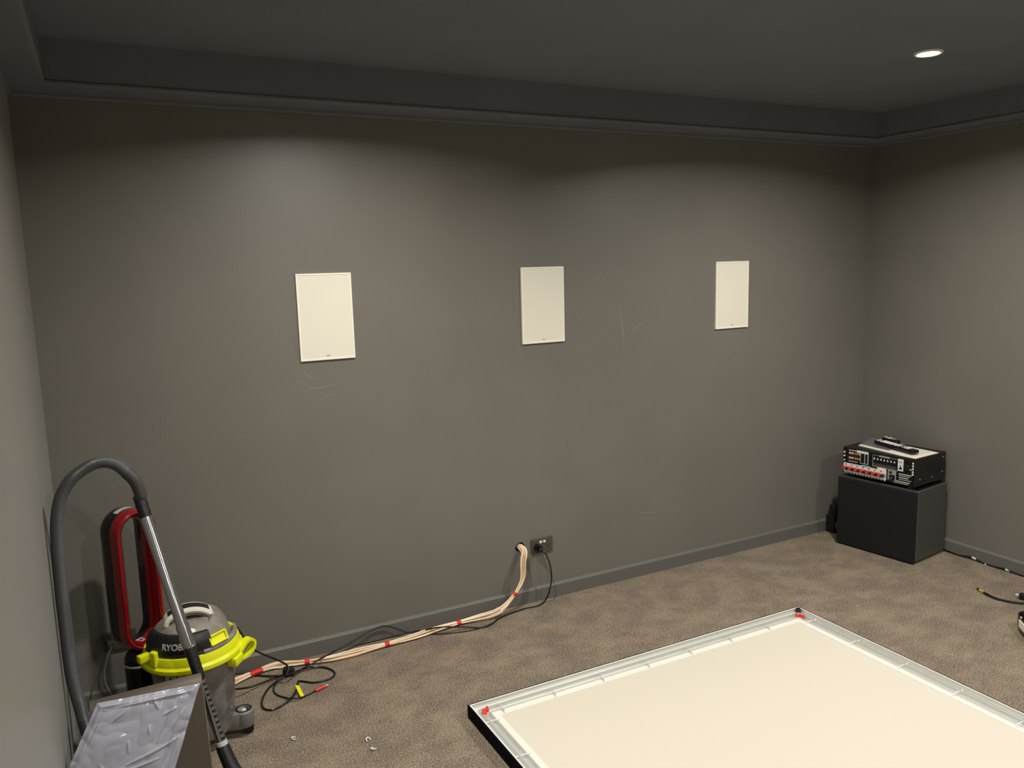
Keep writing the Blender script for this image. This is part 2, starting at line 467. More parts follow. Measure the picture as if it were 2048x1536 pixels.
# black adaptor standing behind the subwoofer
pa = P(1661, 1057, z=0)
bm = new(); q = P(1656, 1050, y=-.05)
ad = thing('power_adaptor', 'small black adaptor block on the carpet between subwoofer and back wall', 'adaptor', (q.x + .052, -.046, 0))
bm = new(); box(bm, -.034, .034, -.03, .03, 0, .108, .006); box(bm, -.016, .034, -.024, .024, .10, .165, .005); obj('body', bm, 'black', ad)
bm = new(); box(bm, -.02, .02, -.0305, -.028, .03, .07); obj('rating_label', bm, 'greyprint', ad)

# ------------------------------------------------------------------ AV receiver on the subwoofer
ZT = SH + .0015
rb0 = P(1684, 944, z=ZT + .016); rb1 = P(1829, 976, z=ZT + .016)
rd = (rb1 - rb0); RW = rd.length; RA = math.atan2(rd.y, rd.x)
RD, RH, RF = .30, .150, .016
rmid = (rb0 + rb1) / 2; rey = Vector((-math.sin(RA), math.cos(RA), 0))
rec = thing('stereo_receiver', 'black amplifier receiver lying on the subwoofer, socket panel facing left', 'receiver', (rmid.x + rey.x * RD / 2, rmid.y + rey.y * RD / 2, ZT), (0, 0, RA))
k = RW
bm = new(); box(bm, -k / 2, k / 2, -RD / 2 + .004, RD / 2, RF, RF + RH, .003); obj('casing', bm, 'black', rec)
yb = -RD / 2 + .004
bm = new(); box(bm, -k / 2 + .003, k / 2 - .003, yb - .003, yb, RF + .003, RF + RH - .012); obj('rear_panel', bm, 'blackgloss', rec)
for sx in (-1, 1):
    for sy in (-1, 1):
        bm = new(); cyl(bm, (sx * .17, sy * .11, 0), (sx * .17, sy * .11, RF), .022); obj('foot', bm, 'black', rec)
def R2(u0, u1, v0, v1, name, m, th=.0015, base=.003):
    bm = new(); box(bm, -k / 2 + u0 * k, -k / 2 + u1 * k, yb - base - th, yb - base, RF + v0 * RH, RF + v1 * RH); return obj(name, bm, m, rec)
def frame2(u0, u1, v0, v1, name, m, w=.0016):
    bm = new(); X0, X1, Z0, Z1 = -k / 2 + u0 * k, -k / 2 + u1 * k, RF + v0 * RH, RF + v1 * RH
    for a, b, c, d in ((X0, X1, Z0, Z0 + w), (X0, X1, Z1 - w, Z1), (X0, X0 + w, Z0, Z1), (X1 - w, X1, Z0, Z1)): box(bm, a, b, yb - .0042, yb - .003, c, d)
    return obj(name, bm, m, rec)
def jack(u, v, r, m, name, ln=.009, rim=None):
    X, Z = -k / 2 + u * k, RF + v * RH
    bm = new(); cyl(bm, (X, yb - .003, Z), (X, yb - .003 - ln, Z), r, r * .9, 12)
    o = obj(name, bm, m, rec, True)
    if rim:
        bm = new(); cyl(bm, (X, yb - .003 - ln, Z), (X, yb - .0045 - ln, Z), r * .5, r * .45, 10); obj('pin_hole', bm, rim, o)
# speaker terminal strip
R2(.02, .625, .06, .40, 'terminal_strip', 'print')
R2(.28, .40, .37, .43, 'blue_strip', 'blueprint'); R2(.50, .62, .40, .47, 'cream_strip', 'paper')
R2(.03, .62, .12, .27, 'terminal_recess', 'greyprint', .002)
for i in range(7):
    u = .045 + i * .0825
    jack(u, .22, .0100, 'redplastic', 'red_terminal', .017)
    jack(u + .040, .20, .0080, 'black', 'black_terminal', .016)
    jack(u + .012, .345, .0035, 'black', 'marking', .003)
for i in range(14):
    R2(.035 + i * .043, .055 + i * .043, .015, .05, 'polarity_mark', 'print')
# antenna and line jacks
for v, r in ((.80, .0048), (.66, .0048), (.50, .004)): jack(.030, v, r, 'print', 'antenna_terminal', .006)
R2(.085, .225, .50, .90, 'jack_panel', 'darkred'); frame2(.085, .225, .48, .92, 'jack_border', 'print', .003)
for u in (.11, .145):
    for v in (.62, .80): jack(u, v, .0058, 'print', 'line_jack', .007, 'black')
for u in (.185, .215, .245):
    for v in (.62, .80): jack(u, v, .0058, 'gold', 'gold_jack', .007, 'black')
R2(.205, .37, .86, .95, 'panel_caption', 'print'); frame2(.255, .37, .48, .90, 'port_border', 'print', .003)
R2(.265, .315, .52, .80, 'port', 'black', .004); R2(.33, .36, .68, .82, 'port', 'black', .004); R2(.33, .36, .52, .64, 'port', 'black', .004)
R2(.318, .325, .48, .88, 'port_divider', 'print')
# HDMI row
frame2(.43, .775, .47, .90, 'video_border', 'greyprint', .0022)
R2(.52, .66, .86, .92, 'video_caption', 'greyprint')
for i in range(7):
    u = .455 + i * .045
    R2(u - .013, u + .013, .62, .70, 'video_port', 'black', .003)
    bm = new(); X, Z = -k / 2 + u * k, RF + .74 * RH
    vs = [bm.verts.new((X + a, yb - .0046, Z + b)) for a, b in ((-.005, 0), (.005, 0), (0, .012))]; bm.faces.new(vs)
    bmesh.ops.extrude_face_region(bm, geom=list(bm.faces)); 
    bmesh.ops.translate(bm, verts=bm.verts[-3:], vec=(0, .0014, 0)); obj('port_mark', bm, 'print', rec)
    frame2(u - .015, u + .015, .50, .60, 'port_outline', 'greyprint', .0014)
R2(.775, .845, .50, .93, 'white_sticker', 'print', .002); R2(.79, .83, .56, .62, 'sticker_print', 'black', .0026); R2(.803, .817, .62, .70, 'sticker_print', 'black', .0026); R2(.795, .825, .80, .85, 'sticker_print', 'greyprint', .0026)
jack(.89, .66, .017, 'black', 'round_socket', .005)
R2(.925, .952, .60, .625, 'mark', 'print')
for i, v in enumerate((.86, .76, .66, .55, .46)): R2(.958, .978, v - .035, v + .03, 'vertical_print', 'print')
R2(.645, .755, .10, .46, 'inlet_plate', 'greyprint'); R2(.665, .70, .34, .42, 'inlet_print', 'black', .0025); R2(.67, .74, .12, .30, 'mains_inlet', 'blackgloss', .005); jack(.70, .20, .006, 'steel', 'inlet_pin', .010)
for i, v in enumerate((.40, .34, .27, .20, .12, .06)):
    R2(.79 if i < 4 else .72, .955 - .02 * (i % 3), v - .018, v + .012, 'rating_print', 'greyprint' if i % 2 else 'silver')
for (dy, z) in ((-.10, .035), (.12, .045), (.12, .125), (.02, .03)):
    bm = new(); cyl(bm, (k / 2 - .0005, dy, RF + z), (k / 2 + .0025, dy, RF + z), .004, .0034, 12); obj('screw', bm, 'steel', rec, True)
bm = new()
for i in range(6): box(bm, k / 2 - .0005, k / 2 + .0008, -.03, .10, RF + .055 + i * .009, RF + .058 + i * .009)
obj('side_vent', bm, 'blackgloss', rec)

# booklets and remotes on top of the receiver
ZR = ZT + RF + RH
def to_top(u, v, dz=0.0): return P(u, v, z=ZR + dz)
bk = thing('instruction_booklet', 'cream paper booklet with curled edge on top of the black receiver', 'booklet', to_top(1800, 900))
corners = [to_top(1717, 892), to_top(1744, 880), to_top(1877, 907), to_top(1831, 919.5)]
def bil(s, t): return (corners[0] * (1 - s) + corners[3] * s) * (1 - t) + (corners[1] * (1 - s) + corners[2] * s) * t
def sheet_grid(z0, lift, s0=0., s1=1., t0=0., t1=1., n=14, th=.0035):
    bm = new(); g = []
    for lay in (0, 1):
        rows = []
        for i in range(n + 1):
            row = []
            for j in range(n + 1):
                s = s0 + (s1 - s0) * i / n; t = t0 + (t1 - t0) * j / n
                p = bil(s, t); z = z0 + lift(s, t) + lay * th
                row.append(bm.verts.new((p.x, p.y, ZR + z)))
            rows.append(row)
        g.append(rows)
    for i in range(n):
        for j in range(n):
            bm.faces.new((g[1][i][j], g[1][i + 1][j], g[1][i + 1][j + 1], g[1][i][j + 1]))
            bm.faces.new((g[0][i][j], g[0][i][j + 1], g[0][i + 1][j + 1], g[0][i + 1][j]))
    for i in range(n):
        bm.faces.new((g[0][i][0], g[0][i + 1][0], g[1][i + 1][0], g[1][i][0])); bm.faces.new((g[0][i][n], g[1][i][n], g[1][i + 1][n], g[0][i + 1][n]))
        bm.faces.new((g[0][0][i], g[1][0][i], g[1][0][i + 1], g[0][0][i + 1])); bm.faces.new((g[0][n][i], g[0][n][i + 1], g[1][n][i + 1], g[1][n][i]))
    return bm
lift1 = lambda s, t: .0015 + .006 * max(0, s - .8) * 5 * (1 - t) * .4
obj('cover', sheet_grid(0, lift1), 'paper', bk, True, world=True)
obj('inner_pages', sheet_grid(.004, lift1, .02, .93, .06, .92, th=.003), 'print', bk, True, world=True)
sl = sheet_grid(.0085, lambda s, t: .004 * abs(math.sin(9 * s + 3 * t)) + .003 * math.sin(14 * t) ** 2, .0, .52, .08, 1.0, 18, .001)
sv = obj('plastic_sleeve', sl, 'sleeve', None, True); tag(center_origin(sv), 'dark crinkled clear plastic sleeve lying on the cream booklet', 'plastic sleeve')
def remote(p0, p1, w, zb, label, rows):
    p0 = Vector(p0); p1 = Vector(p1); d = p1 - p0; L = d.length
    t = thing('remote_control', label, 'remote control', (p0 + p1) / 2, (0, 0, math.atan2(d.y, d.x)), 'remote controls on the receiver')
    t.location.z = zb
    bm = new(); box(bm, -L / 2, L / 2, -w / 2, w / 2, 0, .020, .007, 3); obj('body', bm, 'blackgloss', t, True)
    for (f, m, n, s) in rows:
        for j in range(n):
            bm = new(); y = (j - (n - 1) / 2) * (w / (n + .6)); x = -L / 2 + f * L
            box(bm, x - s * 1.35, x + s * 1.35, y - .0055, y + .0055, .019, .0235, .001); obj('button', bm, m, t)
rows = [(.06, 'print', 2, .004), (.14, 'redplastic', 1, .004)] + [(.12 + .04 * i, 'print', 3, .0034) for i in range(1, 7)] + [(.42, 'print', 3, .005), (.48, 'print', 2, .004), (.54, 'print', 3, .004), (.60, 'print', 2, .004), (.72, 'greyprint', 3, .003), (.78, 'print', 3, .003), (.84, 'paper', 3, .003)]
remote(to_top(1754, 885, .02), to_top(1832, 906.5, .02), .048, ZR + .016, 'long black remote control with pale buttons on the booklet', rows)
remote(to_top(1768, 879, .02), to_top(1797, 886.5, .02), .036, ZR + .016, 'smaller black remote control lying behind the long one', [(.15, 'print', 1, .007), (.42, 'print', 2, .005), (.7, 'greyprint', 2, .005)])

# ------------------------------------------------------------------ projector screen frame lying face down
X0, X1, Y1, Y0 = 1.047, 2.702, -.769, -3.60
scr = thing('projector_screen', 'large white projector screen in a black edged aluminium frame flat on the carpet', 'projector screen', ((X0 + X1) / 2, (Y0 + Y1) / 2, 0))
HZ = .050; CH = .078
def rectring(x0, x1, y0, y1, prof, name, m, smooth=False):
    """profile (inset,z) swept round a rectangle with mitred corners"""
    bm = new(); rings = []
    for ins, z in prof:
        rings.append([bm.verts.new((x, y, z)) for x, y in ((x0 + ins, y0 + ins), (x1 - ins, y0 + ins), (x1 - ins, y1 - ins), (x0 + ins, y1 - ins))])
    n = len(prof)
    for a in range(n):
        A, B = rings[a], rings[(a + 1) % n]
        for j in range(4): bm.faces.new((A[j], A[(j + 1) % 4], B[(j + 1) % 4], B[j]))
    return obj(name, bm, m, scr, smooth, world=True)
rectring(X0, X1, Y0, Y1, [(0, 0.002), (0, HZ - .001), (.001, HZ + .001), (.0055, HZ + .001), (.0055, HZ - .002), (.0045, HZ - .003), (.0045, .002)], 'outer_edge', 'felt')
rectring(X0, X1, Y0, Y1, [(.0046, .006), (.0046, HZ), (.0085, HZ), (.0085, .030), (.030, .030), (.031, .040), (.036, .040), (.037, .026), (.058, .026), (.059, .036), (.064, .036), (.065, .022), (CH, .022), (CH, .006)], 'aluminium_frame', 'alu')
rectring(X0, X1, Y0, Y1, [(.0056, HZ - .001), (.0056, HZ + .0008), (.0096, HZ + .0008), (.0096, HZ - .001)], 'frame_lip', 'alulip')
rectring(X0, X1, Y0, Y1, [(CH - .014, .0265), (CH - .014, .031), (CH + .012, .031), (CH + .012, .0265)], 'border_band', 'fabricband')
bm = new(); box(bm, X0 + CH + .010, X1 - CH - .010, Y0 + CH + .010, Y1 - CH - .010, .0262, .0296); obj('screen_fabric', bm, 'fabric', scr, world=True)
def hook(p, inward, start=.012, r=.0015, m='alulip'):
    """wire tension hook between the channel and the fabric edge"""
    d = Vector(inward); s = Vector((-d.y, d.x, 0))
    a = Vector(p) + d * start; a.z = .041 if start > .02 else .034; b = Vector(p) + d * (CH - .006); b.z = .0345
    bm = new()
    tube(bm, spline([a - s * .006, a, (a + b) / 2 + Vector((0, 0, .003)), b, b + s * .006, b + s * .006 - d * .006], 4), r, 6)
    cyl(bm, b + d * .010 + Vector((0, 0, -.004)), b + d * .010 + Vector((0, 0, -.002)), .0035, seg=10)
    obj('tension_hook', bm, m, scr, True, world=True)
hx = [P(u, v, z=.04).x for u, v in ((994, 1405), (1099, 1373), (1193, 1344), (1281, 1318))]
step = (hx[3] - hx[0]) / 3
for i in range(7):
    x = hx[0] + step * i
    if x < X1 - .1: hook((x, Y1, 0), (0, -1, 0), .044, .0017, 'silver')
y = P(977, 1442, z=.04).y
dy = P(977, 1442, z=.04).y - P(1041, 1509, z=.04).y
for i in range(10):
    yy = y - i * dy
    if yy > Y0 + .08:
        hook((X0, yy, 0), (1, 0, 0)); hook((X1, yy, 0), (-1, 0, 0))
for (x, y, sx) in ((X0 + .050, Y1 - .050, 1), (X1 - .056, Y1 - .056, -1)):
    bm = new()
    box(bm, x - .012, x + .012, y - .004, y + .004, .032, .046, .002); cyl(bm, (x + .008 * sx, y + .004, .036), (x + .008 * sx, y + .006, .050), .006, .004, 12)
    cyl(bm, (x - .012 * sx, y - .012, .036), (x - .012 * sx, y - .012, .044), .009, seg=14)
    obj('corner_clip', bm, 'redplastic', scr, True, world=True)
bm = new(); cyl(bm, (X1 - .018, Y1 - .018, .028), (X1 - .018, Y1 - .018, .052), .009, seg=14); obj('corner_bolt', bm, 'black', scr, True, world=True)

# ------------------------------------------------------------------ loop fan
FC = Vector((.008, -.226, 0))
fan = thing('bladeless_fan', 'tall red and black loop shaped bladeless fan behind the vacuum', 'fan', FC, (0, 0, math.radians(33)))
LW = .064; ZB, ZTf = .318, .806     # centreline half width, lower and upper z
def stadium(hw, zb, zt, n=14):
    pts = []
    r = hw
    for i in range(n + 1):
        a = -PI / 2 + PI * (i / n) - PI / 2
    for i in range(n + 1): pts.append(Vector((r * math.cos(PI * i / n), 0, zt - r + r * math.sin(PI * i / n))))
    for i in range(1, 12): pts.append(Vector((-r, 0, zt - r + (zb + r - zt + r) * i / 12)))
    for i in range(n + 1): pts.append(Vector((-r * math.cos(PI * i / n), 0, zb + r - r * math.sin(PI * i / n))))
    for i in range(1, 12): pts.append(Vector((r, 0, zb + r + (zt - r - zb - r) * i / 12)))
    return pts
def loop_surface(prof, name, m, lift=0):
    bm = new(); c = stadium(LW, ZB, ZTf); n = len(c); rings = []
    for i, p in enumerate(c):
        t = (c[(i + 1) % n] - c[i - 1]).normalized(); out = t.cross(Vector((0, -1, 0))).normalized()
        cen = Vector((0, 0, min(max(p.z, ZB + LW), ZTf - LW)))
        if out.dot(p - cen) < 0: out = -out
        rings.append([bm.verts.new(p + out * a + Vector((0, d, 0))) for a, d in prof])
    for i in range(n):
        A, B = rings[i], rings[(i + 1) % n]
        for k_ in range(len(prof) - 1): bm.faces.new((A[k_], A[k_ + 1], B[k_ + 1], B[k_]))
    return obj(name, bm, m, fan, True, angle=50)
T_ = .014
loop_surface([(T_, -.012), (T_ * 1.05, .02), (T_ * .8, .045), (.004, .056), (-.006, .052), (-T_ * .85, .03), (-T_, .006), (-T_ + .002, .004), (0, .0), (T_ - .002, -.012), (T_, -.012)], 'rear_shell', 'blackgloss')
fr = loop_surface([(T_, -.012), (T_ + .001, -.036), (T_ - .003, -.050), (.003, -.053), (-.004, -.048), (-T_ - .001, -.028), (-T_, .006), (-T_ + .002, .004), (T_ - .002, -.012), (T_, -.012)], 'front_ring', 'red')
loop_surface([(-.0055, -.0478), (-.0055, -.0492), (-.0075, -.0475), (-.0075, -.046), (-.0055, -.0478)], 'air_slit', 'black')
bm = new(); lathe(bm, [(0, 0), (.098, 0), (.100, .004), (.098, .012), (.060, .020), (.056, .03), (.056, .255), (.054, .27), (0, .272)], 36); obj('base', bm, 'blackgloss', fan, True)
bm = new(); lathe(bm, [(.0565, .246), (.0575, .248), (.0575, .253), (.0565, .255)], 36); obj('base_ring', bm, 'silver', fan, True)
bm = new(); lathe(bm, [(.054, .268), (.048, .285), (.030, .305), (.0, .31)], 30); obj('neck', bm, 'black', fan, True)
bm = new()
L_ = []
for i in range(9):
    a = PI * (.40 + .26 * i / 8); r = LW + T_ * 1.06
    L_.append([bm.verts.new((r * math.cos(a), d, ZTf - LW + r * math.sin(a))) for d in (-.006, .018)])
for a, b in zip(L_, L_[1:]): bm.faces.new((a[0], a[1], b[1], b[0]))
bmesh.ops.solidify(bm, geom=list(bm.faces), thickness=.0006); obj('top_label', bm, 'print', fan, True)
zs_ = ZB + T_ + .0006
bm = new(); box(bm, -.022, .022, -.026, .004, zs_, zs_ + .0012); stk = obj('sticker', bm, 'pink', fan)
bm = new(); box(bm, -.008, .008, -.015, -.006, zs_ + .0012, zs_ + .0018); box(bm, -.018, .018, -.022, -.020, zs_ + .0012, zs_ + .0018); obj('sticker_print', bm, 'darkred', stk)

# fan cord from the outlet
g2 = Vector((GPO2.x - .030, -.012, GPO2.z - .004))
bm = new(); tube(bm, spline([g2 + Vector((0, -.028, -.004)), P(222, 1296, y=-.06), P(214, 1318, y=-.07), P(208, 1345, y=-.07), P(211, 1368, y=-.07), P(220, 1386, y=-.07), P(226, 1403, y=-.08), Vector((-.09, -.14, .006)), Vector((-.05, -.17, .006))], 8), .0038, 8)
fcd = obj('power_cord', bm, 'greycord', fan, True, world=True); fcd['label'] = 'grey power cord'
bm = new(); box(bm, g2.x - .014, g2.x + .014, -.04, -.0112, g2.z - .014, g2.z + .014, .004); obj('plug', bm, 'greycord', fcd, world=True)

# ------------------------------------------------------------------ wet and dry vacuum
VC = Vector((.169, -.425, 0))
vac = thing('wet_dry_vacuum', 'yellow and grey dusty wet and dry drum vacuum in the left corner', 'vacuum cleaner', VC)
bm = new(); lathe(bm, [(0, .045), (.104, .045), (.114, .050), (.119, .062), (.129, .20), (.141, .332), (.137, .332), (.118, .08), (0, .07)], 48); drum = obj('drum', bm, 'drum', vac, True)
def tilt(r, z, a):
    # the collar rises at the right, where the head hooks in
    k_ = max(0.0, math.cos(a + math.radians(10)))
    return z + (.004 * k_ ** 1.1 if z > .35 else 0)
bm = new(); lathe(bm, [(.140, .326), (.160, .326), (.166, .333), (.166, .344), (.158, .351), (.157, .362), (.151, .378), (.140, .381), (.133, .372), (.136, .34), (.140, .326)], 56, zfun=tilt)
collar = obj('collar', bm, 'yellow', vac, True, angle=30)
bm = new(); lathe(bm, [(.138, .350), (.130, .380), (.122, .408), (.109, .432), (.088, .449), (.052, .459), (0, .461)], 48); head = obj('motor_head', bm, 'dust', vac, True)
# black front cover with lettering, facing the left front
a_mid = math.radians(256)
bm = new(); lathe(bm, [(.141, .362), (.1445, .385), (.1435, .410), (.137, .432), (.126, .447), (.114, .449), (.107, .438), (.120, .41), (.13, .36)], 30, a0=a_mid - math.radians(70), a1=a_mid + math.radians(36)); cov = obj('front_cover', bm, 'black', vac, True)
def wrap_text(body, size, ang, zc, slope_r, parent, m, bold=0.0006):
    bm = text_bm(body, size, .0006, bold)
    for v in bm.verts:
        x, y, d = v.co
        z = zc + y; r = slope_r(z) + .0006 + d
        a = ang + x / r
        v.co = (r * math.cos(a), r * math.sin(a), z)
    return obj('lettering', bm, m, parent)
def cov_r(z):
    pr = [(.350, .141), (.385, .1445), (.410, .1435), (.432, .137), (.447, .126)]
    for (za, ra), (zb, rb) in zip(pr, pr[1:]):
        if za <= z <= zb: return ra + (rb - ra) * (z - za) / (zb - za)
    return .141
wrap_text('RYOBI', .0275, math.radians(242), .416, cov_r, cov, 'silver')
wrap_text('RYOBI', .034, math.radians(246), .302, lambda z: .119 + (z - .062) / .27 * .022, drum, 'print')
bm = new(); lathe(bm, [(.1440, .380), (.1465, .383), (.1465, .388), (.1445, .391)], 30, a0=a_mid - math.radians(70), a1=a_mid + math.radians(36)); obj('cover_rib', bm, 'black', cov, True)
# oval switch
bm = new(); bmesh.ops.create_uvsphere(bm, u_segments=20, v_segments=10, radius=1, matrix=Matrix.Translation((-.020, -.100, .448)) @ Matrix.Rotation(.75, 4, 'X') @ Matrix.Diagonal((.030, .014, .008, 1))); obj('switch', bm, 'cream', vac, True)
# carry handle arching over the head
hp = spline([(-.080, .0, .418), (-.079, .0, .453), (-.060, .0, .478), (-.016, .0, .492), (.026, .0, .489), (.060, .0, .472), (.076, .0, .445), (.081, .0, .412)], 8)
up_h = lambda path: (lambda i: Vector((path[i].x * .9, 0, path[i].z - .37)).normalized())
bm = new(); sweep(bm, hp, [(-.027, -.010), (.027, -.010), (.031, -.002), (.027, .008), (-.027, .008), (-.031, -.002)], up_h(hp)); hd = obj('handle', bm, 'cream', vac, True)
hp2 = hp[15:41]
bm = new(); sweep(bm, hp2, [(-.019, .0075), (.019, .0075), (.019, .0095), (-.019, .0095)], up_h(hp2)); obj('grip_inlay', bm, 'black', hd, True)
hp3 = hp[14:42]
bm = new(); sweep(bm, hp3, [(-.028, -.0095), (.028, -.0095), (.024, -.020), (-.024, -.020)], up_h(hp3)); obj('grip_underside', bm, 'dust', hd, True)
# shoulder fairings either side of the handle
fp = spline([(.060, .0, .462), (.086, .002, .448), (.106, .004, .420), (.117, .004, .392), (.126, .002, .360)], 8)
bm = new(); sweep(bm, fp, [(-.060, -.034), (.050, -.034), (.060, -.012), (.044, .010), (-.050, .010), (-.066, -.012)], lambda i: Vector((fp[i].x + .03, .0, fp[i].z - .38)).normalized()); obj('shoulder', bm, 'dust', vac, True)
fp = spline([(-.082, .0, .456), (-.102, .0, .440), (-.124, .000, .41), (-.136, 0, .372)], 6)
bm = new(); sweep(bm, fp, [(-.032, -.016), (.032, -.016), (.032, .004), (-.032, .004)], lambda i: Vector((fp[i].x - .03, 0, fp[i].z - .37)).normalized()); obj('shoulder', bm, 'dust', vac, True)
# hose storage channel: yellow recess on the right front
ar = math.radians(-56)
Rr = Matrix.Rotation(ar, 4, 'Z')
bm = new(); lathe(bm, [(.134, .372), (.149, .378), (.150, .390), (.138, .398)], 24, a0=ar - .42, a1=ar + 1.15); obj('channel_rim', bm, 'dust', vac, True)
bm = new()
rot = Rr @ Matrix.Translation((.128, 0, .408)) @ Matrix.Rotation(-.50, 4, 'Y')
for a, b, c, d in ((-.036, -.030, -.018, .018), (.030, .036, -.018, .018), (-.036, .036, -.018, -.012), (-.036, .036, .012, .018)):
    box(bm, .0, .014, a, b, c, d, .002, rot=rot)
box(bm, -.03, .006, -.036, .036, -.018, .018, rot=rot); obj('yellow_slot', bm, 'yellow', vac)
# side latch: a closed loop on the right, a stub on the left
Rz = Matrix.Rotation(math.radians(-24), 4, 'Z') @ Matrix.Translation((.158, 0, 0)) @ Matrix.Rotation(math.radians(52), 4, 'Z')
pts = spline([Rz @ Vector(p) for p in ((-.012, 0, .300), (.022, 0, .300), (.048, 0, .312), (.058, 0, .334), (.050, 0, .350), (.032, 0, .352), (.008, 0, .334), (-.010, 0, .318))], 5, closed=True)
bm = new(); sweep(bm, pts, [(-.0045, -.015), (.0045, -.015), (.0045, .015), (-.0045, .015)], Rz @ Vector((0, 1, 0)) - Rz @ Vector((0, 0, 0)), closed=True)
box(bm, .138, .174, -.026, .026, .296, .326, .004, rot=Matrix.Rotation(math.radians(-36), 4, 'Z')); obj('latch', bm, 'yellow', vac, True)
Rz = Matrix.Rotation(math.radians(203), 4, 'Z')
bm = new(); box(bm, .148, .186, -.013, .013, .364, .390, .004, rot=Rz); obj('latch', bm, 'yellow', vac, True)
bm = new(); box(bm, .146, .164, -.013, .013, .350, .404, .005, rot=Matrix.Rotation(math.radians(217), 4, 'Z')); obj('hinge_tab', bm, 'yellow', vac)
# casters
for an in (-13, 77, 167, 257):
    Rz = Matrix.Rotation(math.radians(an), 4, 'Z')
    bm = new(); box(bm, .095, .150, -.032, .032, .030, .092, .008, rot=Rz); lathe(bm, [(0, .034), (.032, .034), (.036, .044), (.034, .088), (.029, .093), (.019, .093), (.017, .080), (0, .080)], 24, c=(Rz @ Vector((.150, 0, 0)))[:]); cb = obj('caster_bracket', bm, 'castergrey', vac, True)
    c = Rz @ Vector((.150, 0, 0))
    bm = new(); lathe(bm, [(.0285, .0932), (.021, .0936), (.019, .082), (0, .082)], 20, c=c[:]); obj('caster_recess', bm, 'blackgloss', cb, True)
    bm = new(); lathe(bm, [(0, .081), (.010, .081), (.010, .089), (.006, .093), (0, .094)], 16, c=c[:]); obj('caster_pin', bm, 'silver', cb, True)
    bm = new(); s_ = Rz @ Vector((0, 1, 0)); w = c + Rz @ Vector((.012, 0, .019)); cyl(bm, w - s_ * .010, w + s_ * .010, .019, seg=20); cyl(bm, c + Vector((0, 0, .02)), c + Vector((0, 0, .04)), .007); obj('caster_wheel', bm, 'black', cb, True)

# ------------------------------------------------------------------ wand + ribbed hose (one thing)
WT = P(283, 1008, y=-.50); WB = P(447, 1497, y=-.765)
wand = thing('vacuum_wand', 'chrome vacuum wand with grey ribbed hose leaning by the left wall', 'vacuum wand', (WB.x, WB.y, 0))
wd = (WB - WT)
def wl(t, off=0.0): return WT + wd * t
side = wd.normalized().cross(Vector((0, 1, 0))).normalized()
bm = new(); cyl(bm, wl(.0), wl(.555), .0178, .0178, 28); obj('upper_tube', bm, 'chrome', wand, True, world=True)
bm = new(); cyl(bm, wl(.50), wl(.585), .0205, .0205, 28); cyl(bm, wl(.585), wl(.60), .0205, .016, 28); obj('tube_collar', bm, 'chrome', wand, True, world=True)
bm = new(); cyl(bm, wl(.555), wl(.72), .0190, .0165, 24); o = obj('slider_sleeve', bm, 'black', wand, True, world=True)
bm = new(); cyl(bm, wl(.60), wl(.975), .0155, .0155, 24); lt = obj('lower_tube', bm, 'chrome', wand, True, world=True)
for i in range(17):
    t = .60 + .35 * i / 16
    p = wl(t) - Vector((0, .0122, 0)) + side * .0085; q = p + wd.normalized() * .0075
    bm = new(); cyl(bm, p, q, .0062, seg=10); obj('notch', bm, 'black', lt, True, world=True)
bm = new(); cyl(bm, wl(.970), wl(.990), .0180, .0180, 24); obj('end_ring', bm, 'silver', wand, True, world=True)
foot0 = wl(1.0); fl = Vector((WB.x + .045, WB.y - .06, .045))
bm = new(); tube(bm, spline([wl(.985), wl(1.0), foot0.lerp(fl, .5) + Vector((-.004, 0, -.006)), fl], 8), lambda i: .0185 + .004 * min(1, i / 14), 20); obj('nozzle_neck', bm, 'black', wand, True, world=True)
bm = new(); box(bm, fl.x - .125, fl.x + .125, fl.y - .045, fl.y + .035, 0.0, .045, .014, 3); obj('floor_head', bm, 'black', wand, True, world=True)
# elbow cuff
CE = [wl(.02), wl(-.02), P(281, 988, y=-.50), P(270, 962, y=-.50), P(252, 944, y=-.498)]
ep = spline(CE, 8)
bm = new(); tube(bm, ep, lambda i: .0180 + .0020 * (i / (len(ep) - 1)), 24); obj('elbow_cuff', bm, 'cuff', wand, True, world=True)
bm = new(); tube(bm, [wl(-.035), wl(.055)], .0186, 24); tube(bm, [wl(.0), wl(.01)], .0198, 24); tube(bm, [wl(.03), wl(.04)], .0198, 24); obj('ribbed_grip', bm, 'black', wand, True, world=True)
HX = XL + .0215
def hp_(u, v): return P(u, v, y=-.50)
hpts = [P(252, 944, y=-.498), P(234, 930, y=-.497), P(212, 924, y=-.495), P(190, 927, y=-.495), P(168, 938, y=-.495), P(146, 955, y=-.50), hp_(130, 977), hp_(119, 1005), hp_(114, 1045), hp_(115, 1090), hp_(119, 1140), hp_(125, 1200), hp_(132, 1257), hp_(138, 1310), hp_(146, 1360)]
hpts += [P(160, 1412, y=-.51), P(174, 1462, y=-.53), Vector((-.135, -.57, .10)), Vector((-.08, -.61, .06)), Vector((-.01, -.625, .07)), Vector((.045, -.60, .115))]
HPTS = hpts
hpath = resample(spline(hpts, 24), .00100)
HR = .0185
bm = new(); tube(bm, hpath, lambda i: HR + (.0010 if (i % 4) in (0, 1) else -.0008), 14); obj('ribbed_hose', bm, 'hose', wand, True, world=True, angle=80)
bm = new(); cyl(bm, (.043, -.602, .112), (.078, -.560, .140), .026, .030, 24); obj('hose_connector', bm, 'black', wand, True, world=True)

# ------------------------------------------------------------------ leaning metal sheet with plastic bag
TY = -.725
tl = P(178, 1403, y=TY); tr = P(402, 1346, y=TY)
ht = (tl.z + tr.z) / 2
